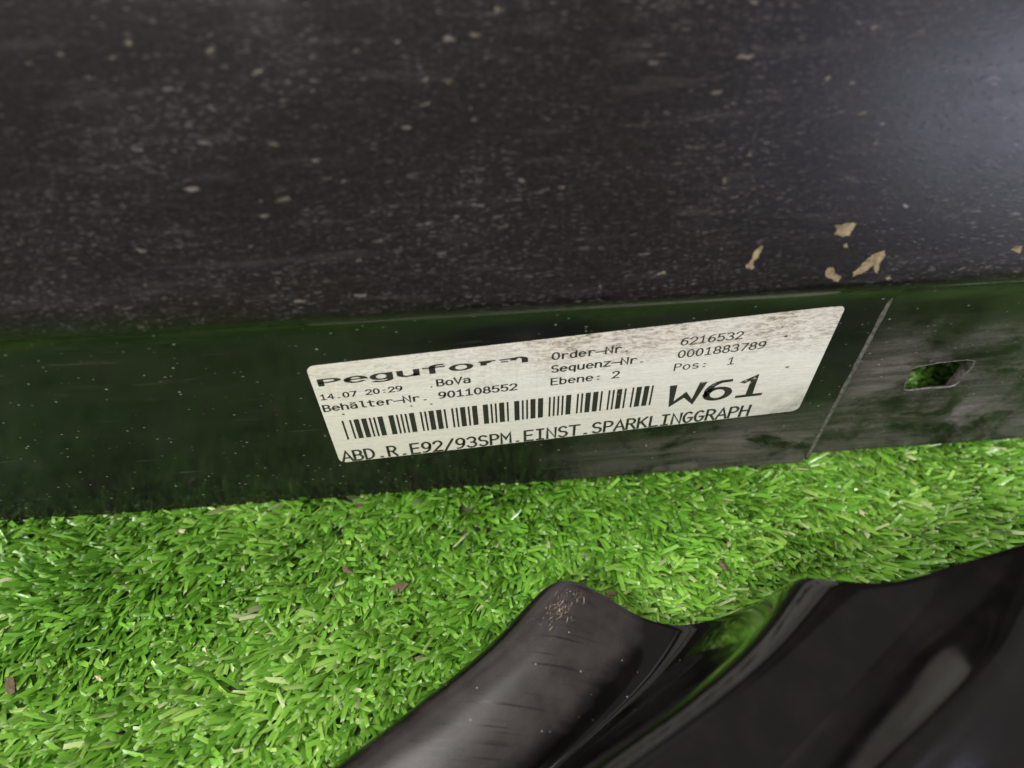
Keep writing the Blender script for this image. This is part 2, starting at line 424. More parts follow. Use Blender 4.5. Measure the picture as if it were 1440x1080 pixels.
for a_, b_ in zip(PP, PP[1:]): ARC.append(ARC[-1] + math.hypot(b_[0] - a_[0], b_[1] - a_[1]))
def panel_dev(x, k):
    if k > 17: return (0, 0)
    s = ARC[k]
    # moulded swelling low on the panel towards the left end
    a = max(0.0, min(1.0, (-0.045 - x) / 0.05)); b = math.exp(-((s - .008) / .0035) ** 2)
    return (-.0016 * a * b, 0.0003 * a * b)
panel = sweep('panel', prof, list(np.linspace(XL, XR, 89)), M_panel, skirt, panel_dev, closed=True)
sharp(panel, 40)

# flange with the concave lip at its top
lip = [(0, .0700), (-.0001, .0735), (-.0005, .0765), (-.0011, .0790), (-.0019, .0810), (-.0029, .0824)]
fl_prof = [(0, -.0030), (0, .012), (0, .03), (0, .05)] + lip
back = [(y + TH, min(z, .0826)) for y, z in fl_prof][::-1]
def fl_dev(x, k):
    return (0.0, 0.0004 * math.sin(x * 22) if k in (0, len(fl_prof) * 2 - 1) else 0)
fl = sweep('flange', fl_prof + back, list(np.linspace(XL, XS, 60)), M_flange, skirt, fl_dev, closed=True); sharp(fl, 40)

# flange beyond the step: 3 mm further back, with a punched slot
RY = 0.003
def slotted():
    bm = bmesh.new()
    hole = [(132.2, 41.0), (134.0, 41.9), (139.4, 43.0), (147.2, 43.6), (150.1, 42.7), (150.9, 40.2), (150.6, 36.2), (149.9, 31.6), (148.6, 31.0), (141.9, 31.1), (135.6, 30.5), (134.2, 31.0), (133.4, 34.5)]
    hole = [(a * MM, b * MM) for a, b in hole]
    outer = []
    zs0, zs1 = -.0020, .0700
    for x in np.linspace(XS, XR, 24): outer.append((x, zs0))
    for z in np.linspace(zs0, zs1, 7)[1:]: outer.append((XR, z))
    for x in np.linspace(XR, XS, 24)[1:]: outer.append((x, zs1))
    for z in np.linspace(zs1, zs0, 7)[1:-1]: outer.append((XS, z))
    def loop(pts, y): return [bm.verts.new((x, y, z)) for x, z in pts]
    cx = sum(p[0] for p in hole) / len(hole); cz = sum(p[1] for p in hole) / len(hole)
    grow = lambda d: [(x + d * (x - cx) / math.hypot(x - cx, z - cz), z + d * (z - cz) / math.hypot(x - cx, z - cz)) for x, z in hole]
    of, hf = loop(outer, RY), loop(grow(.0004), RY)
    h2 = loop(hole, RY + .0005); hb = loop([(x + (.0006 if x < .147 else -.0008), z - (.0035 if z < .037 else -.0006)) for x, z in hole], RY + TH); ob = loop(outer, RY + TH)
    def ring(a, b):
        n = len(a)
        for i in range(n): bm.faces.new((a[i], a[(i + 1) % n], b[(i + 1) % n], b[i]))
    def fill(a, b):
        es = []
        for l in (a, b):
            for i in range(len(l)): es.append(bm.edges.get((l[i], l[(i + 1) % len(l)])) or bm.edges.new((l[i], l[(i + 1) % len(l)])))
        bmesh.ops.triangle_fill(bm, edges=es, use_beauty=True)
    fill(of, hf); ring(hf, h2); ring(h2, hb); fill(ob, hb)
    n = len(of)
    top = set(range(23 + 6, 23 + 6 + 23))
    for i in range(n):
        if i in top: continue
        bm.faces.new((of[i], of[(i + 1) % n], ob[(i + 1) % n], ob[i]))
    # lip on top, front and back
    ti = list(range(23 + 6, 23 + 6 + 24))
    prevf = [of[i] for i in ti]; prevb = [ob[i] for i in ti]
    for (y, z) in lip[1:]:
        cf = [bm.verts.new((v.co.x, y + RY * (1 - (z - .07) / .0124), z)) for v in prevf]; cb = [bm.verts.new((v.co.x, y + RY * (1 - (z - .07) / .0124) + TH, min(z, .0822))) for v in prevb]
        for a, b in ((prevf, cf), (prevb, cb)):
            for i in range(len(a) - 1): bm.faces.new((a[i], a[i + 1], b[i + 1], b[i]))
        for e in (0, -1): bm.faces.new((prevf[e], prevb[e], cb[e], cf[e]))
        prevf, prevb = cf, cb
    for i in range(len(prevf) - 1): bm.faces.new((prevf[i], prevf[i + 1], prevb[i + 1], prevb[i]))
    bmesh.ops.recalc_face_normals(bm, faces=bm.faces)
    return bm_mesh('slotted_flange', bm)
sf = obj('slotted_flange', slotted(), M_slot, skirt); sf['label'] = 'mud smeared end of the flange with a punched slot'
sharp(sf, 35)

def slot_rim():
    pts = [(132.2, 41.0), (134.0, 41.9), (139.4, 43.0), (147.2, 43.6), (150.1, 42.7), (150.9, 40.2), (150.6, 36.2), (149.9, 31.6), (148.6, 31.0), (141.9, 31.1), (135.6, 30.5), (134.2, 31.0), (133.4, 34.5)]
    fine = []
    for i, p in enumerate(pts):
        q = pts[(i + 1) % len(pts)]
        for k in range(4): fine.append((p[0] + (q[0] - p[0]) * k / 4, p[1] + (q[1] - p[1]) * k / 4))
    cx = sum(p[0] for p in fine) / len(fine); cz = sum(p[1] for p in fine) / len(fine); V, F = [], []; n = len(fine)
    for i, (x, z) in enumerate(fine):
        d = math.hypot(x - cx, z - cz); ux, uz = (x - cx) / d, (z - cz) / d
        w = max(-.08, .18 + .9 * noise.noise((x * .45, z * .45, 2)))
        V += [((x + ux * .1) * MM, RY + .0003, (z + uz * .1) * MM), ((x + ux * .35) * MM, RY - .0002, (z + uz * .35) * MM), ((x + ux * (.5 + w)) * MM, RY + .0001, (z + uz * (.5 + w)) * MM)]
    for i in range(n):
        j = (i + 1) % n
        for c in (0, 1): F.append((3 * i + c, 3 * i + c + 1, 3 * j + c + 1, 3 * j + c))
    return mesh('slot_rim', V, F)
obj('slot_rim', slot_rim(), M_edge, sf, True)
def bead(name, pts, rad, mat, parent):
    """irregular scraped bead running along pts"""
    bm = bmesh.new(); rings = []
    for i, p in enumerate(pts):
        p = Vector(p); a = Vector(pts[max(0, i - 1)]); b = Vector(pts[min(len(pts) - 1, i + 1)]); d = (b - a).normalized()
        n1 = Vector((0, -1, 0)); n2 = d.cross(n1).normalized(); n1 = n2.cross(d)
        r = rad[i] if isinstance(rad, list) else rad
        rings.append([bm.verts.new(p + (n1 * math.cos(t) * .8 + n2 * math.sin(t)) * r) for t in np.linspace(0, 2 * math.pi, 9)[:-1]])
    for a, b in zip(rings, rings[1:]):
        for k in range(8): bm.faces.new((a[k], a[(k + 1) % 8], b[(k + 1) % 8], b[k]))
    bm.faces.new(rings[0]); bm.faces.new(rings[-1]); bmesh.ops.recalc_face_normals(bm, faces=bm.faces)
    return obj(name, bm_mesh(name, bm), mat, parent, True)
rp, rr = [], []
for i in range(31):
    f = i / 30.0; z = .0785 - f * .0790
    rp.append((.1103 + .0019 * f, .0001, z)); rr.append(.00070 + .00035 * noise.noise((0, 0, z * 420)))
bead('rib', rp, rr, M_edge, skirt)
# scraped crest above the slotted end, and the moulded crease at the other end
rp, rr = [], []
for i in range(40):
    f = i / 39.0; x = .1085 + f * .35
    rp.append((x, -.0022 + .0003 * noise.noise((x * 90, 3, 0)), .0819 + .0012 * min(1, f * 5) + .0003 * noise.noise((x * 140, 0, 0)))); rr.append((.0003 + .0011 * min(1, f * 8)) * (1 + .5 * noise.noise((x * 260, 0, 5))))
bead('lip_ridge', rp, rr, M_edge, panel)
rp, rr = [], []
for i in range(40):
    f = i / 39.0; x = -.050 - f * .36
    rp.append((x, -.0008 , .0925 - .0025 * min(1, f * 4) * 0 + .0002 * noise.noise((x * 140, 0, 0)))); rr.append((.0002 + .0022 * min(1, f * 3)) * (1 + .12 * noise.noise((x * 90, 0, 5))))
bead('crease', rp, rr, M_panel, panel)

# bare patches where the finish has flaked away: thin flakes following the panel
def panel_pt(x, s, lift):
    i = max(k for k in range(len(PP) - 1) if ARC[k] <= s); w = (s - ARC[i]) / (ARC[i + 1] - ARC[i])
    a, b = PP[i], PP[i + 1]; y = a[0] + (b[0] - a[0]) * w; z = a[1] + (b[1] - a[1]) * w
    t = Vector((0, b[0] - a[0], b[1] - a[1])).normalized()
    return Vector((x, y - t[1] * 0, z)) + Vector((0, -t.z, t.y)) * lift
CHIPS = [
[(87.5, 18.3), (89.4, 18.1), (90.4, 18.7), (92.5, 18.4), (92.2, 17.1), (91.4, 15.5), (90.0, 15.3), (88.0, 16.0), (88.5, 17.0)],
[(70.8, 14.1), (71.3, 13.6), (70.4, 11.2), (69.5, 10.4), (70.0, 8.6), (69.2, 8.2), (67.7, 9.0), (69.1, 10.8), (69.3, 12.8)],
[(88.5, 7.6), (89.8, 7.1), (90.1, 5.8), (92.0, 4.9), (91.4, 3.5), (89.8, 4.3), (88.1, 5.3), (87.6, 6.6)],
[(101.2, 11.2), (101.7, 10.1), (100.8, 7.7), (100.8, 5.2), (99.2, 7.4), (98.2, 6.3), (96.6, 5.4), (95.1, 4.8), (94.8, 5.7), (97.1, 8.5), (98.9, 10.5)],
[(133.0, 9.5), (134.5, 10.4), (135.6, 10.2), (135.9, 8.4), (134.7, 8.9)],
[(103.4, 3.9), (104.5, 4.3), (104.5, 3.5), (103.7, 3.3)],
[(90.8, 13.2), (91.5, 13.4), (91.8, 12.6), (91.0, 12.5)],
]
for ch in CHIPS:
    pts = []
    for i, (x, s) in enumerate(ch):
        x2, s2 = ch[(i + 1) % len(ch)]
        for w in (0, .2, .4, .6, .8):
            jx = random.uniform(-.2, .2); pts.append((x + (x2 - x) * w + jx, s + (s2 - s) * w + random.uniform(-.17, .17)))
    bm = bmesh.new()
    bot = [bm.verts.new(panel_pt(x * MM, s * MM, -.00005)) for x, s in pts]; top = [bm.verts.new(panel_pt(x * MM, s * MM, .00012)) for x, s in pts]
    bm.faces.new(top)
    for i in range(len(pts)): bm.faces.new((bot[i], bot[(i + 1) % len(pts)], top[(i + 1) % len(pts)], top[i]))
    bmesh.ops.triangulate(bm, faces=[f for f in bm.faces if len(f.verts) > 4]); bmesh.ops.recalc_face_normals(bm, faces=bm.faces)
    obj('paint_chip', bm_mesh('paint_chip', bm), M_chip, panel)

# ------------------------------------------------------------------ sticker
LO = Vector((-39.41, 17.144)); LU = Vector((139.687, 11.136)); LV = Vector((-1.266, 45.901)); WU, WV = LU.length, LV.length
eu, ev = LU / WU, LV / WV
def lab(u, v, y): p = LO + eu * u + ev * v; return (p.x * MM, y, p.y * MM)
def on_flange(u, v, lift): p = lab(u, v, 0); return (p[0], -lift, p[2])
def sticker_mesh():
    r = 2.2; out = []
    for cx, cy, a0 in ((WU - r, r, -90), (WU - r, WV - r, 0), (r, WV - r, 90), (r, r, 180)):
        for k in range(7):
            a = math.radians(a0 + 15 * k); out.append((cx + r * math.cos(a), cy + r * math.sin(a)))
    # subdivide the long sides so that the sheet follows the flange
    full = []
    for i, p in enumerate(out):
        q = out[(i + 1) % len(out)]; d = math.hypot(q[0] - p[0], q[1] - p[1]); n = max(1, int(d / 4))
        for k in range(n): full.append((p[0] + (q[0] - p[0]) * k / n, p[1] + (q[1] - p[1]) * k / n))
    bm = bmesh.new()
    top = [bm.verts.new(on_flange(u, v + (0.06 * noise.noise((u * .9, 0, 0)) if v > WV - .1 else 0), .00014)) for u, v in full]; bot = [bm.verts.new(on_flange(u, v, -.00002)) for u, v in full]
    n = len(full)
    f = bm.faces.new(top)
    for i in range(n): bm.faces.new((bot[i], bot[(i + 1) % n], top[(i + 1) % n], top[i]))
    bmesh.ops.triangulate(bm, faces=[f], ngon_method='BEAUTY'); bmesh.ops.recalc_face_normals(bm, faces=bm.faces)
    return bm_mesh('sticker', bm)
sticker = obj('sticker', sticker_mesh(), M_paper, skirt); sticker['label'] = 'white printed parts sticker with barcode and grimy upper edge'

# monospaced stroke lettering; cell 0.62 wide, capitals 1 high
def arc(cx, cy, rx, ry, a0, a1, n=12): return [(cx + rx * math.cos(math.radians(a0 + (a1 - a0) * i / n)), cy + ry * math.sin(math.radians(a0 + (a1 - a0) * i / n))) for i in range(n + 1)]
l, r_, m_ = .09, .53, .31
XH = .72
def bowl(cx=.31, rx=.20, cy=XH / 2, ry=XH / 2): return arc(cx, cy, rx, ry, 0, 360, 20)
G = {
 '0': [arc(m_, .5, .21, .5, 0, 360, 24)],
 '1': [[(.14, .80), (.32, 1), (.32, 0)], [(.12, 0), (.52, 0)]],
 '2': [arc(m_, .72, .21, .28, 170, -30, 12) + [(.10, 0), (.53, 0)]],
 '3': [arc(.29, .745, .21, .255, 155, -90, 12), arc(.29, .25, .24, .25, 90, -155, 14)],
 '4': [[(.42, 0), (.42, 1), (.08, .30), (.56, .30)]],
 '5': [[(.50, 1), (.15, 1), (.12, .55)] + arc(.30, .32, .22, .32, 125, -150, 14)],
 '6': [[(.48, .97)] + arc(.42, .45, .31, .53, 105, 180, 6) + arc(m_, .31, .21, .31, 180, -180, 20)],
 '7': [[(.08, 1), (.53, 1), (.22, 0)]],
 '8': [arc(m_, .75, .18, .25, 0, 360, 18), arc(m_, .26, .22, .26, 0, 360, 20)],
 '9': [[(.14, .03)] + arc(.20, .55, .31, .53, -75, 0, 6) + arc(m_, .69, .21, .31, 0, 360, 20)],
 'A': [[(.04, 0), (.31, 1), (.58, 0)], [(.13, .33), (.49, .33)]],
 'B': [[(l, 0), (l, 1), (.30, 1)] + arc(.30, .76, .19, .24, 90, -90, 8) + [(l, .52)], [(.30, .52)] + arc(.31, .26, .22, .26, 90, -90, 8) + [(l, 0)]],
 'D': [[(l, 0), (l, 1), (.24, 1)] + arc(.24, .5, .29, .5, 90, -90, 14) + [(l, 0)]],
 'E': [[(.52, 1), (.11, 1), (.11, 0), (.53, 0)], [(.11, .53), (.47, .53)]],
 'G': [arc(m_ + .01, .5, .23, .5, 50, 330, 18) + [(.54, .45), (.34, .45)]],
 'H': [[(l, 0), (l, 1)], [(r_, 0), (r_, 1)], [(l, .53), (r_, .53)]],
 'I': [[(m_, 0), (m_, 1)], [(.14, 0), (.48, 0)], [(.14, 1), (.48, 1)]],
 'K': [[(l, 0), (l, 1)], [(.53, 1), (l, .40)], [(.24, .58), (.55, 0)]],
 'L': [[(.13, 1), (.13, 0), (.54, 0)]],
 'M': [[(.07, 0), (.07, 1), (.31, .42), (.55, 1), (.55, 0)]],
 'N': [[(l, 0), (l, 1), (r_, 0), (r_, 1)]],
 'O': [arc(m_, .5, .23, .5, 0, 360, 24)],
 'P': [[(.11, 0), (.11, 1), (.30, 1)] + arc(.30, .74, .22, .26, 90, -90, 8) + [(.11, .48)]],
 'R': [[(.10, 0), (.10, 1), (.29, 1)] + arc(.29, .75, .21, .25, 90, -90, 8) + [(.10, .50)], [(.30, .50), (.54, 0)]],
 'S': [arc(m_, .755, .20, .245, 35, 250, 12) + arc(m_, .255, .22, .255, 80, -150, 12)],
 'T': [[(.31, 0), (.31, 1)], [(.05, 1), (.57, 1)]],
 'V': [[(.06, 1), (.31, 0), (.56, 1)]],
 'W': [[(.05, 1), (.08, 0), (.31, .46), (.48, 0), (.60, 1)]],
 'a': [arc(.30, .52, .19, .20, 160, 0, 8) + [(.49, 0)], [(.49, .42), (.30, .42)] + arc(.29, .21, .18, .21, 90, 310, 10) + [(.49, .16)]],
 'b': [[(.12, 0), (.12, 1)], arc(.31, XH / 2, .20, XH / 2, 0, 360, 18)],
 'c': [arc(.33, XH / 2, .21, XH / 2, 45, 315, 14)],
 'd': [[(.50, 0), (.50, 1)], arc(.30, XH / 2, .20, XH / 2, 0, 360, 18)],
 'e': [[(.10, .39), (.52, .39)] + arc(.31, XH / 2, .21, XH / 2, 6, 315, 16)],
 'f': [[(.25, 0), (.25, .75)] + arc(.42, .75, .17, .25, 180, 70, 8), [(.08, XH), (.50, XH)]],
 'g': [arc(.29, XH / 2, .20, XH / 2, 0, 360, 18), [(.49, XH), (.49, -.06)] + arc(.29, -.06, .20, .22, 0, -145, 8)],
 'h': [[(.11, 0), (.11, 1)], [(.11, .45)] + arc(.31, .47, .19, .25, 170, 0, 8) + [(.50, 0)]],
 'l': [[(.17, 1), (.32, 1), (.32, .12), (.40, 0), (.52, 0)]],
 'm': [[(.05, 0), (.05, XH)], [(.05, .45)] + arc(.18, .50, .12, .22, 170, 0, 7) + [(.30, .1)], [(.30, .45)] + arc(.43, .50, .13, .22, 170, 0, 7) + [(.56, 0)]],
 'n': [[(.11, 0), (.11, XH)], [(.11, .42)] + arc(.31, .47, .19, .25, 170, 0, 8) + [(.50, 0)]],
 'o': [arc(m_, XH / 2, .215, XH / 2, 0, 360, 20)],
 'p': [[(.12, -.26), (.12, XH)], arc(.31, XH / 2, .20, XH / 2, 0, 360, 18)],
 'q': [[(.49, -.26), (.49, XH)], arc(.30, XH / 2, .20, XH / 2, 0, 360, 18)],
 'r': [[(.18, 0), (.18, XH)], [(.18, .42)] + arc(.38, .46, .19, .25, 165, 40, 8)],
 's': [arc(.31, .54, .17, .18, 30, 255, 10) + arc(.31, .18, .19, .18, 75, -150, 10)],
 't': [[(.25, .95), (.25, .18)] + arc(.40, .17, .15, .17, 180, 290, 6), [(.08, XH), (.50, XH)]],
 'u': [[(.11, XH), (.11, .24)] + arc(.30, .24, .19, .24, 180, 350, 8), [(.50, XH), (.50, 0)]],
 'z': [[(.11, XH), (.51, XH), (.10, 0), (.53, 0)]],
 '-': [[(.03, .40), (.59, .40)]],
 '/': [[(.08, -.06), (.54, 1.05)]],
 '.': [[(.27, .045), (.36, .045)]],
 ':': [[(.27, .10), (.36, .10)], [(.27, .56), (.36, .56)]],
 ' ': [],
}
G['ä'] = G['a'] + [[(.17, .93), (.22, .93)], [(.39, .93), (.44, .93)]]
G['ñ'] = []
CELL = .62
def stroke_quads(pl, hw):
    """offset a polyline to a ribbon with square-ish ends and mitred joints"""
    P = [Vector(p) for p in pl]
    closed = (P[0] - P[-1]).length < 1e-5
    if closed: P = P[:-1]
    n = len(P); L, R = [], []
    for i in range(n):
        if closed: a, b = P[i - 1], P[(i + 1) % n]
        else: a, b = P[max(0, i - 1)], P[min(n - 1, i + 1)]
        d1 = (P[i] - a).normalized() if (P[i] - a).length > 1e-9 else None; d2 = (b - P[i]).normalized() if (b - P[i]).length > 1e-9 else None
        if d1 is None: d1 = d2
        if d2 is None: d2 = d1
        t = (d1 + d2); t = t.normalized() if t.length > 1e-4 else d1
        nn = Vector((-t.y, t.x)); c = max(.42, nn.dot(Vector((-d1.y, d1.x))))
        p = P[i].copy()
        if not closed and i == 0: p = p - d2 * hw * .8
        if not closed and i == n - 1: p = p + d1 * hw * .8
        L.append(p + nn * hw / c); R.append(p - nn * hw / c)
    q = [(L[i], R[i], R[i + 1], L[i + 1]) for i in range(n - 1)]
    if closed: q.append((L[-1], R[-1], R[0], L[0]))
    return q
def text_mesh(txt, u0, v0, u1, cap, hw, slope=0.0, skip=None):
    cw = (u1 - u0) / len(txt); sx = cw / CELL
    V, F = [], []
    lift = .00019
    for i, ch in enumerate(txt):
        for pl in G[ch]:
            lift = .00019 + .000004 * (len(V) % 5)
            for q in stroke_quads(pl, hw):
                b = len(V)
                for p in q: V.append(on_flange(u0 + i * cw + p.x * sx, v0 + slope * (i * cw) + p.y * cap, lift))
                F.append((b, b + 1, b + 2, b + 3))
    return mesh('printed_text', V, F)
ROWS = [   # text, left, base line, right, capital height, half stroke
 ('14.07 20:29', 0.75, 31.7, 23.5, 2.15, .075),
 ('BoVa', 32.6, 31.9, 42.2, 2.75, .075),
 ('Behälter-Nr. 901108552', 0.5, 26.35, 54.8, 2.75, .075),
 ('Order-Nr.', 63.9, 37.5, 85.2, 2.75, .075),
 ('Sequenz-Nr.', 63.8, 32.15, 89.8, 2.75, .075),
 ('Ebene: 2', 63.7, 26.6, 83.2, 2.85, .068),
 ('6216532', 98.2, 37.4, 115.2, 2.85, .062),
 ('0001883789', 98.2, 32.2, 122.4, 2.9, .062),
 ('Pos:  1', 97.9, 26.8, 115.2, 2.85, .056),
 ('W61', 98.5, 10.9, 127.2, 8.6, .070),
 ('ABD.R.E92/93SPM.EINST.SPARKLINGGRAPH', 0.9, 0.55, 124.9, 5.2, .072),
]
for txt, u0, v0, u1, cap, hw in ROWS:
    obj('printed_text', text_mesh(txt, u0, v0, u1, cap, hw), M_ink, sticker)
# the wide maker's line; its last two letters are half scraped away
G['r'] = [[(.22, .30), (.22, XH)], [(.16, XH), (.44, XH)], [(.30, .55), (.38, XH)]]
G['m'] = [[(.06, .42), (.12, .42)], [(.03, XH - .04), (.30, XH)] + arc(.43, .50, .14, .26, 120, 0, 7) + [(.57, .12)], [(.30, .52), (.34, XH)]]
G['P'] = [[(x, y * .80) for x, y in pl] for pl in G['P']]
obj('printed_text', text_mesh('Peguform', 1.2, 37.6, 57.4, 3.3, .074), M_ink, sticker)

# Code 39 bars
C39 = {'*': 'nWnnwnwnn', '6': 'nnwWwnnnn', '2': 'nnwWnnnnw', '1': 'wnnWnnnnw', '5': 'wnnWwnnnn', '3': 'wnwWnnnnn'}
seq = []
for ch in '*62165321*':
    for i, e in enumerate(C39[ch]): seq.append((i % 2 == 0, 2.5 if e in 'wW' else 1.0))
    seq.append((False, 1.0))
seq = seq[:-1]
unit = (93.5 - 4.4) / sum(w for _, w in seq)
V, F, u = [], [], 4.4
for isbar, w in seq:
    if isbar:
        a, b = u + .06, u + w * unit - .02; base = len(V)
        K = 4
        for k in range(K + 1):
            v = 11.75 + 9.4 * k / K; V += [on_flange(a, v, .0002), on_flange(b, v, .0002)]
        F += [(base + 2 * k, base + 2 * k + 1, base + 2 * k + 3, base + 2 * k + 2) for k in range(K)]
    u += w * unit
obj('barcode', mesh('barcode', V, F), M_ink, sticker)
# small dark specks of dirt stuck to the print
V, F = [], []
for cu, cv, rr_ in ((31.2, 31.9, .33), (5.6, 24.2, .42), (24.8, 24.4, .35), (30.4, 24.3, .35), (125, 40.2, .4), (127, 36.2, .5), (131, 22.5, .5)):
    b = len(V); n = 9
    for k in range(n):
        a = 2 * math.pi * k / n; q = rr_ * random.uniform(.6, 1.1); V.append(on_flange(cu + q * math.cos(a) * 1.3, cv + q * math.sin(a) * .8, .0002))
    F.append(tuple(range(b, b + n)))
obj('dirt_speck', mesh('dirt_speck', V, F), M_ink, sticker)['kind'] = 'stuff'

# ------------------------------------------------------------------ corrugated trim piece in front
trim = tag(empty('corrugated_trim', (0.05, -0.08, -0.004)), 'glossy black wavy moulded plastic piece with ridges lying on the turf before the skirt', 'plastic trim')
GRID = [
    [(12.5, -47.8, 9.0), (17.2, -44.1, 13.0), (23.5, -42.8, 16.0), (29.8, -44.8, 16.0), (39.8, -51.8, 13.0), (49.6, -55.3, 9.0), (60.4, -56.0, 9.0), (70.8, -56.3, 19.0), (74.2, -58.9, 38.0), (75.3, -60.6, 47.0), (78.8, -63.4, 51.5), (82.2, -65.4, 54.0), (93.6, -66.7, 54.0), (103.7, -64.6, 55.0), (122.6, -62.0, 58.0), (131.8, -60.8, 62.0), (146.7, -60.8, 56.0)],
    [(-2.1, -60.2, 10.0), (1.9, -58.7, 14.0), (8.8, -58.9, 17.0), (20.7, -60.8, 17.0), (32.6, -64.5, 14.0), (39.8, -67.5, 10.0), (45.4, -69.9, 10.0), (52.5, -71.8, 20.0), (59.3, -72.4, 40.0), (59.9, -74.1, 50.0), (63.3, -76.2, 54.0), (67.1, -77.9, 56.6), (79.6, -79.9, 55.0), (89.4, -78.8, 55.0), (105.5, -77.9, 60.0), (110.5, -79.4, 65.0), (120.4, -82.2, 59.0)],
    [(-22.3, -74.4, 11.0), (-18.3, -73.1, 15.0), (-11.1, -73.2, 18.0), (2.9, -75.1, 18.0), (18.7, -77.8, 15.0), (25.5, -79.5, 11.0), (29.6, -81.3, 11.0), (33.9, -83.2, 21.0), (41.3, -83.8, 42.0), (42.5, -85.3, 52.0), (46.1, -87.2, 56.0), (50.0, -89.0, 59.0), (62.3, -91.7, 56.0), (71.9, -91.4, 56.0), (89.0, -90.8, 62.0), (94.8, -91.3, 68.0), (104.1, -94.5, 61.0)],
    [(-42.5, -87.5, 12.0), (-38.1, -86.2, 16.0), (-29.7, -86.3, 19.0), (-15.6, -87.8, 19.0), (1.8, -89.8, 16.0), (9.4, -91.1, 12.0), (13.2, -92.0, 12.0), (16.2, -93.6, 22.0), (21.6, -94.2, 43.0), (23.3, -95.4, 53.0), (27.3, -97.4, 57.0), (30.9, -99.2, 60.0), (42.8, -102.1, 57.0), (52.7, -102.1, 56.0), (67.7, -103.6, 62.0), (72.5, -105.7, 68.0), (81.8, -107.8, 60.0)],
    [(-62.7, -100.6, 12.0), (-57.9, -99.3, 16.0), (-48.3, -99.4, 19.0), (-34.1, -100.5, 19.0), (-15.1, -101.8, 16.0), (-6.7, -102.7, 12.0), (-3.2, -102.7, 12.0), (-1.5, -104.0, 22.0), (1.9, -104.6, 43.0), (4.1, -105.5, 53.0), (8.5, -107.6, 57.0), (11.8, -109.4, 60.0), (23.3, -112.5, 57.0), (33.5, -112.8, 56.0), (46.4, -116.4, 62.0), (50.2, -120.1, 68.0), (59.5, -121.1, 60.0)],
    [(-84.9, -115.0, 8.0), (-79.7, -113.7, 12.0), (-68.8, -113.8, 15.0), (-54.5, -114.5, 15.0), (-33.7, -115.0, 12.0), (-24.4, -115.5, 8.0), (-21.2, -114.5, 8.0), (-21.0, -115.4, 18.0), (-19.8, -116.0, 39.0), (-17.0, -116.6, 49.0), (-12.2, -118.8, 53.0), (-9.2, -120.6, 56.0), (1.8, -123.9, 53.0), (12.4, -124.6, 52.0), (23.0, -130.5, 58.0), (25.7, -135.9, 64.0), (35.0, -135.7, 56.0)],
]
def catmull(p0, p1, p2, p3, t): return 0.5 * ((2 * p1) + (-p0 + p2) * t + (2 * p0 - 5 * p1 + 4 * p2 - p3) * t * t + (-p0 + 3 * p1 - 3 * p2 + p3) * t ** 3)
def resample(A, sub):
    n = len(A); out = []
    for i in range(n - 1):
        p0 = A[i - 1] if i else 2 * A[0] - A[1]; p3 = A[i + 2] if i + 2 < n else 2 * A[-1] - A[-2]
        for k in range(sub): out.append(catmull(p0, A[i], A[i + 1], p3, k / sub))
    out.append(A[-1]); return np.array(out)
def trim_mesh():
    A = np.array(GRID) * MM
    # the outer flanks turn down to the ground on both sides
    lft1 = A[:, 0] + np.array((-.0012, 0, -.010)); lft2 = A[:, 0].copy(); lft2[:, 2] = -.005; lft2[:, 0] += -.0005
    rgt = A[:, -1] + np.array((.020, -.006, -.007)); rgt2 = rgt + np.array((.030, -.008, -.004))
    rgt3 = rgt2 + np.array((.006, 0, 0)); rgt3[:, 2] = -.005
    A = np.concatenate([lft2[:, None], lft1[:, None], A, rgt[:, None], rgt2[:, None], rgt3[:, None]], 1)
    B = resample(A, 8); B = resample(B.transpose(1, 0, 2), 6).transpose(1, 0, 2)
    for _ in range(14): B[:, 1:-1] = .25 * B[:, :-2] + .5 * B[:, 1:-1] + .25 * B[:, 2:]      # soften the folds
    nv, nu = B.shape[:2]
    # roll the free end down a little so that it reads as a moulded edge
    me = mesh('body', B.reshape(-1, 3), [(j * nu + i, (j + 1) * nu + i, (j + 1) * nu + i + 1, j * nu + i + 1) for j in range(nv - 1) for i in range(nu - 1)])
    uvl = me.uv_layers.new(name='UVMap')
    for p in me.polygons:
        for li in p.loop_indices:
            vi = me.loops[li].vertex_index; uvl.data[li].uv = ((vi % nu) / (nu - 1), (vi // nu) / (nv - 1))
    return me, B
tm, TB = trim_mesh()
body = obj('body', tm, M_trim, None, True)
body.parent = trim; body.matrix_parent_inverse = trim.matrix_world.inverted() if False else Matrix.Translation(-trim.location)
sol = body.modifiers.new('thickness', 'SOLIDIFY'); sol.thickness = .0022; sol.offset = -1.0
bev = body.modifiers.new('edge', 'BEVEL'); bev.width = .0006; bev.segments = 2; bev.limit_method = 'ANGLE'; bev.angle_limit = math.radians(50)

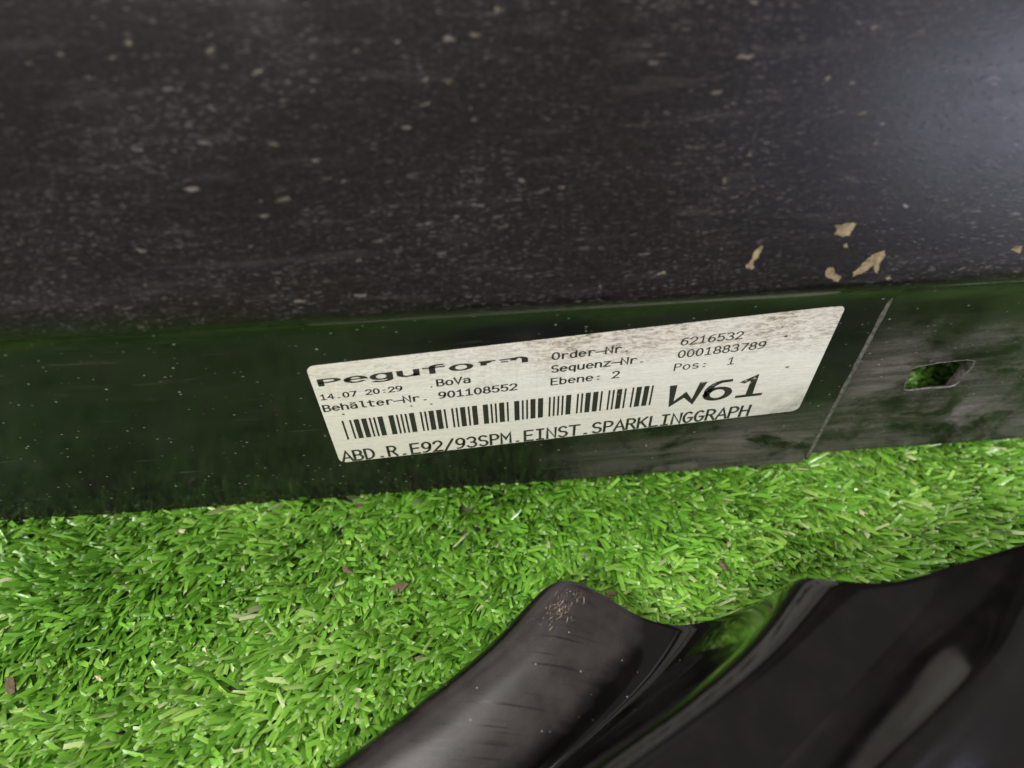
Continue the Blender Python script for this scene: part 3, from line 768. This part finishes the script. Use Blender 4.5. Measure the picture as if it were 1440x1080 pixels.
# pale scratches where the ridge was scraped
V, F = [], []
rs = random.Random(4)
nrm = lambda j, i: Vector(TB[j][i + 1] - TB[j][i - 1]).cross(Vector(TB[j + 1][i] - TB[j - 1][i])).normalized()
def trim_pt(j, i, lift):
    j0, i0 = int(j), int(i); fj, fi = j - j0, i - i0
    p = (TB[j0][i0] * (1 - fi) + TB[j0][i0 + 1] * fi) * (1 - fj) + (TB[j0 + 1][i0] * (1 - fi) + TB[j0 + 1][i0 + 1] * fi) * fj
    n = nrm(max(1, j0), i0); n = n if n.z > 0 else -n
    return Vector(p) + n * lift
for k in range(70):
    j = min(9, max(1.2, rs.gauss(3.6, 1.3))); i = min(31, max(22, rs.gauss(27, 1.5))) - (j - 4) * .3; ang = rs.choice((.5, 2.3, 1.2)) + rs.uniform(-.4, .4); ln_ = rs.uniform(.15, 1.1); w = rs.uniform(.02, .09)
    prev = None
    for q in range(5):
        jj = j + (q / 4 - .5) * ln_ * math.sin(ang) + rs.uniform(-.06, .06); ii = i + (q / 4 - .5) * ln_ * math.cos(ang) * .9 + rs.uniform(-.06, .06); ww = w * (1 - abs(q / 2 - 1) * .8)
        b = len(V); V += [trim_pt(jj, ii - ww, .0001), trim_pt(jj, ii + ww, .0001)]
        if prev is not None: F.append((prev, prev + 1, b + 1, b))
        prev = b
sm = obj('scuff_mark', mesh('scuff_mark', V, F), M_scuff, trim); sm.matrix_parent_inverse = Matrix.Translation(-trim.location)

# ------------------------------------------------------------------ bits of dry litter in the turf
def litter(name, label, cat, group, x, y, z, size, mat):
    bm = bmesh.new(); n = 9; top = []
    for k in range(n):
        a = 2 * math.pi * k / n; q = size * random.uniform(.55, 1.1); top.append((q * math.cos(a), q * .55 * math.sin(a), random.uniform(-.12, .25) * size))
    vt = [bm.verts.new(p) for p in top]; vb = [bm.verts.new((p[0], p[1], p[2] - .0005)) for p in top]
    c = bm.verts.new((0, 0, .3 * size)); cb = bm.verts.new((0, 0, .3 * size - .0005))
    for k in range(n):
        j = (k + 1) % n; bm.faces.new((vt[k], vt[j], c)); bm.faces.new((vb[j], vb[k], cb)); bm.faces.new((vt[k], vb[k], vb[j], vt[j]))
    bmesh.ops.recalc_face_normals(bm, faces=bm.faces)
    o = obj(name, bm_mesh(name, bm), mat); o.location = (x, y, z); o.rotation_euler = (random.uniform(-.3, .3), random.uniform(-.3, .3), random.uniform(0, 6.28))
    return tag(o, label, cat, group)
litter('dry_leaf', 'brown dry leaf scrap half buried in the turf beside the trim edge', 'leaf', None, 0.0385, -0.0412, -.0015, 0.0022, M_debris)
litter('dry_leaf', 'larger brown withered leaf scrap sunk in a bare turf gap', 'leaf', None, -0.0237, -0.0335, -.0015, 0.0032, M_debris)
litter('dry_leaf', 'dark brown leaf lump in the turf far from the trim piece', 'leaf', None, -0.1296, -0.0532, -.0015, 0.0035, M_debris)
litter('dry_leaf', 'round brown leaf scrap lying on the open turf', 'leaf', None, -0.0391, -0.0265, -.0015, 0.0020, M_debris)
litter('dry_leaf', 'brown leaf scrap below the slotted end of the skirt', 'leaf', None, 0.0748, -0.0350, -.0015, 0.0022, M_debris)
litter('chaff_flake', 'tan chaff flake on the turf close under the plain flange', 'flake', None, -0.0911, -0.0089, -.0015, 0.0016, M_pale)
litter('chaff_flake', 'orange tan chaff flake on the turf below the rib', 'flake', None, 0.1237, -0.0208, -.0015, 0.0015, M_pale)
litter('chaff_flake', 'pale chaff flake on the turf beside the dark leaf lump', 'flake', None, -0.1059, -0.0528, -.0015, 0.0016, M_pale)
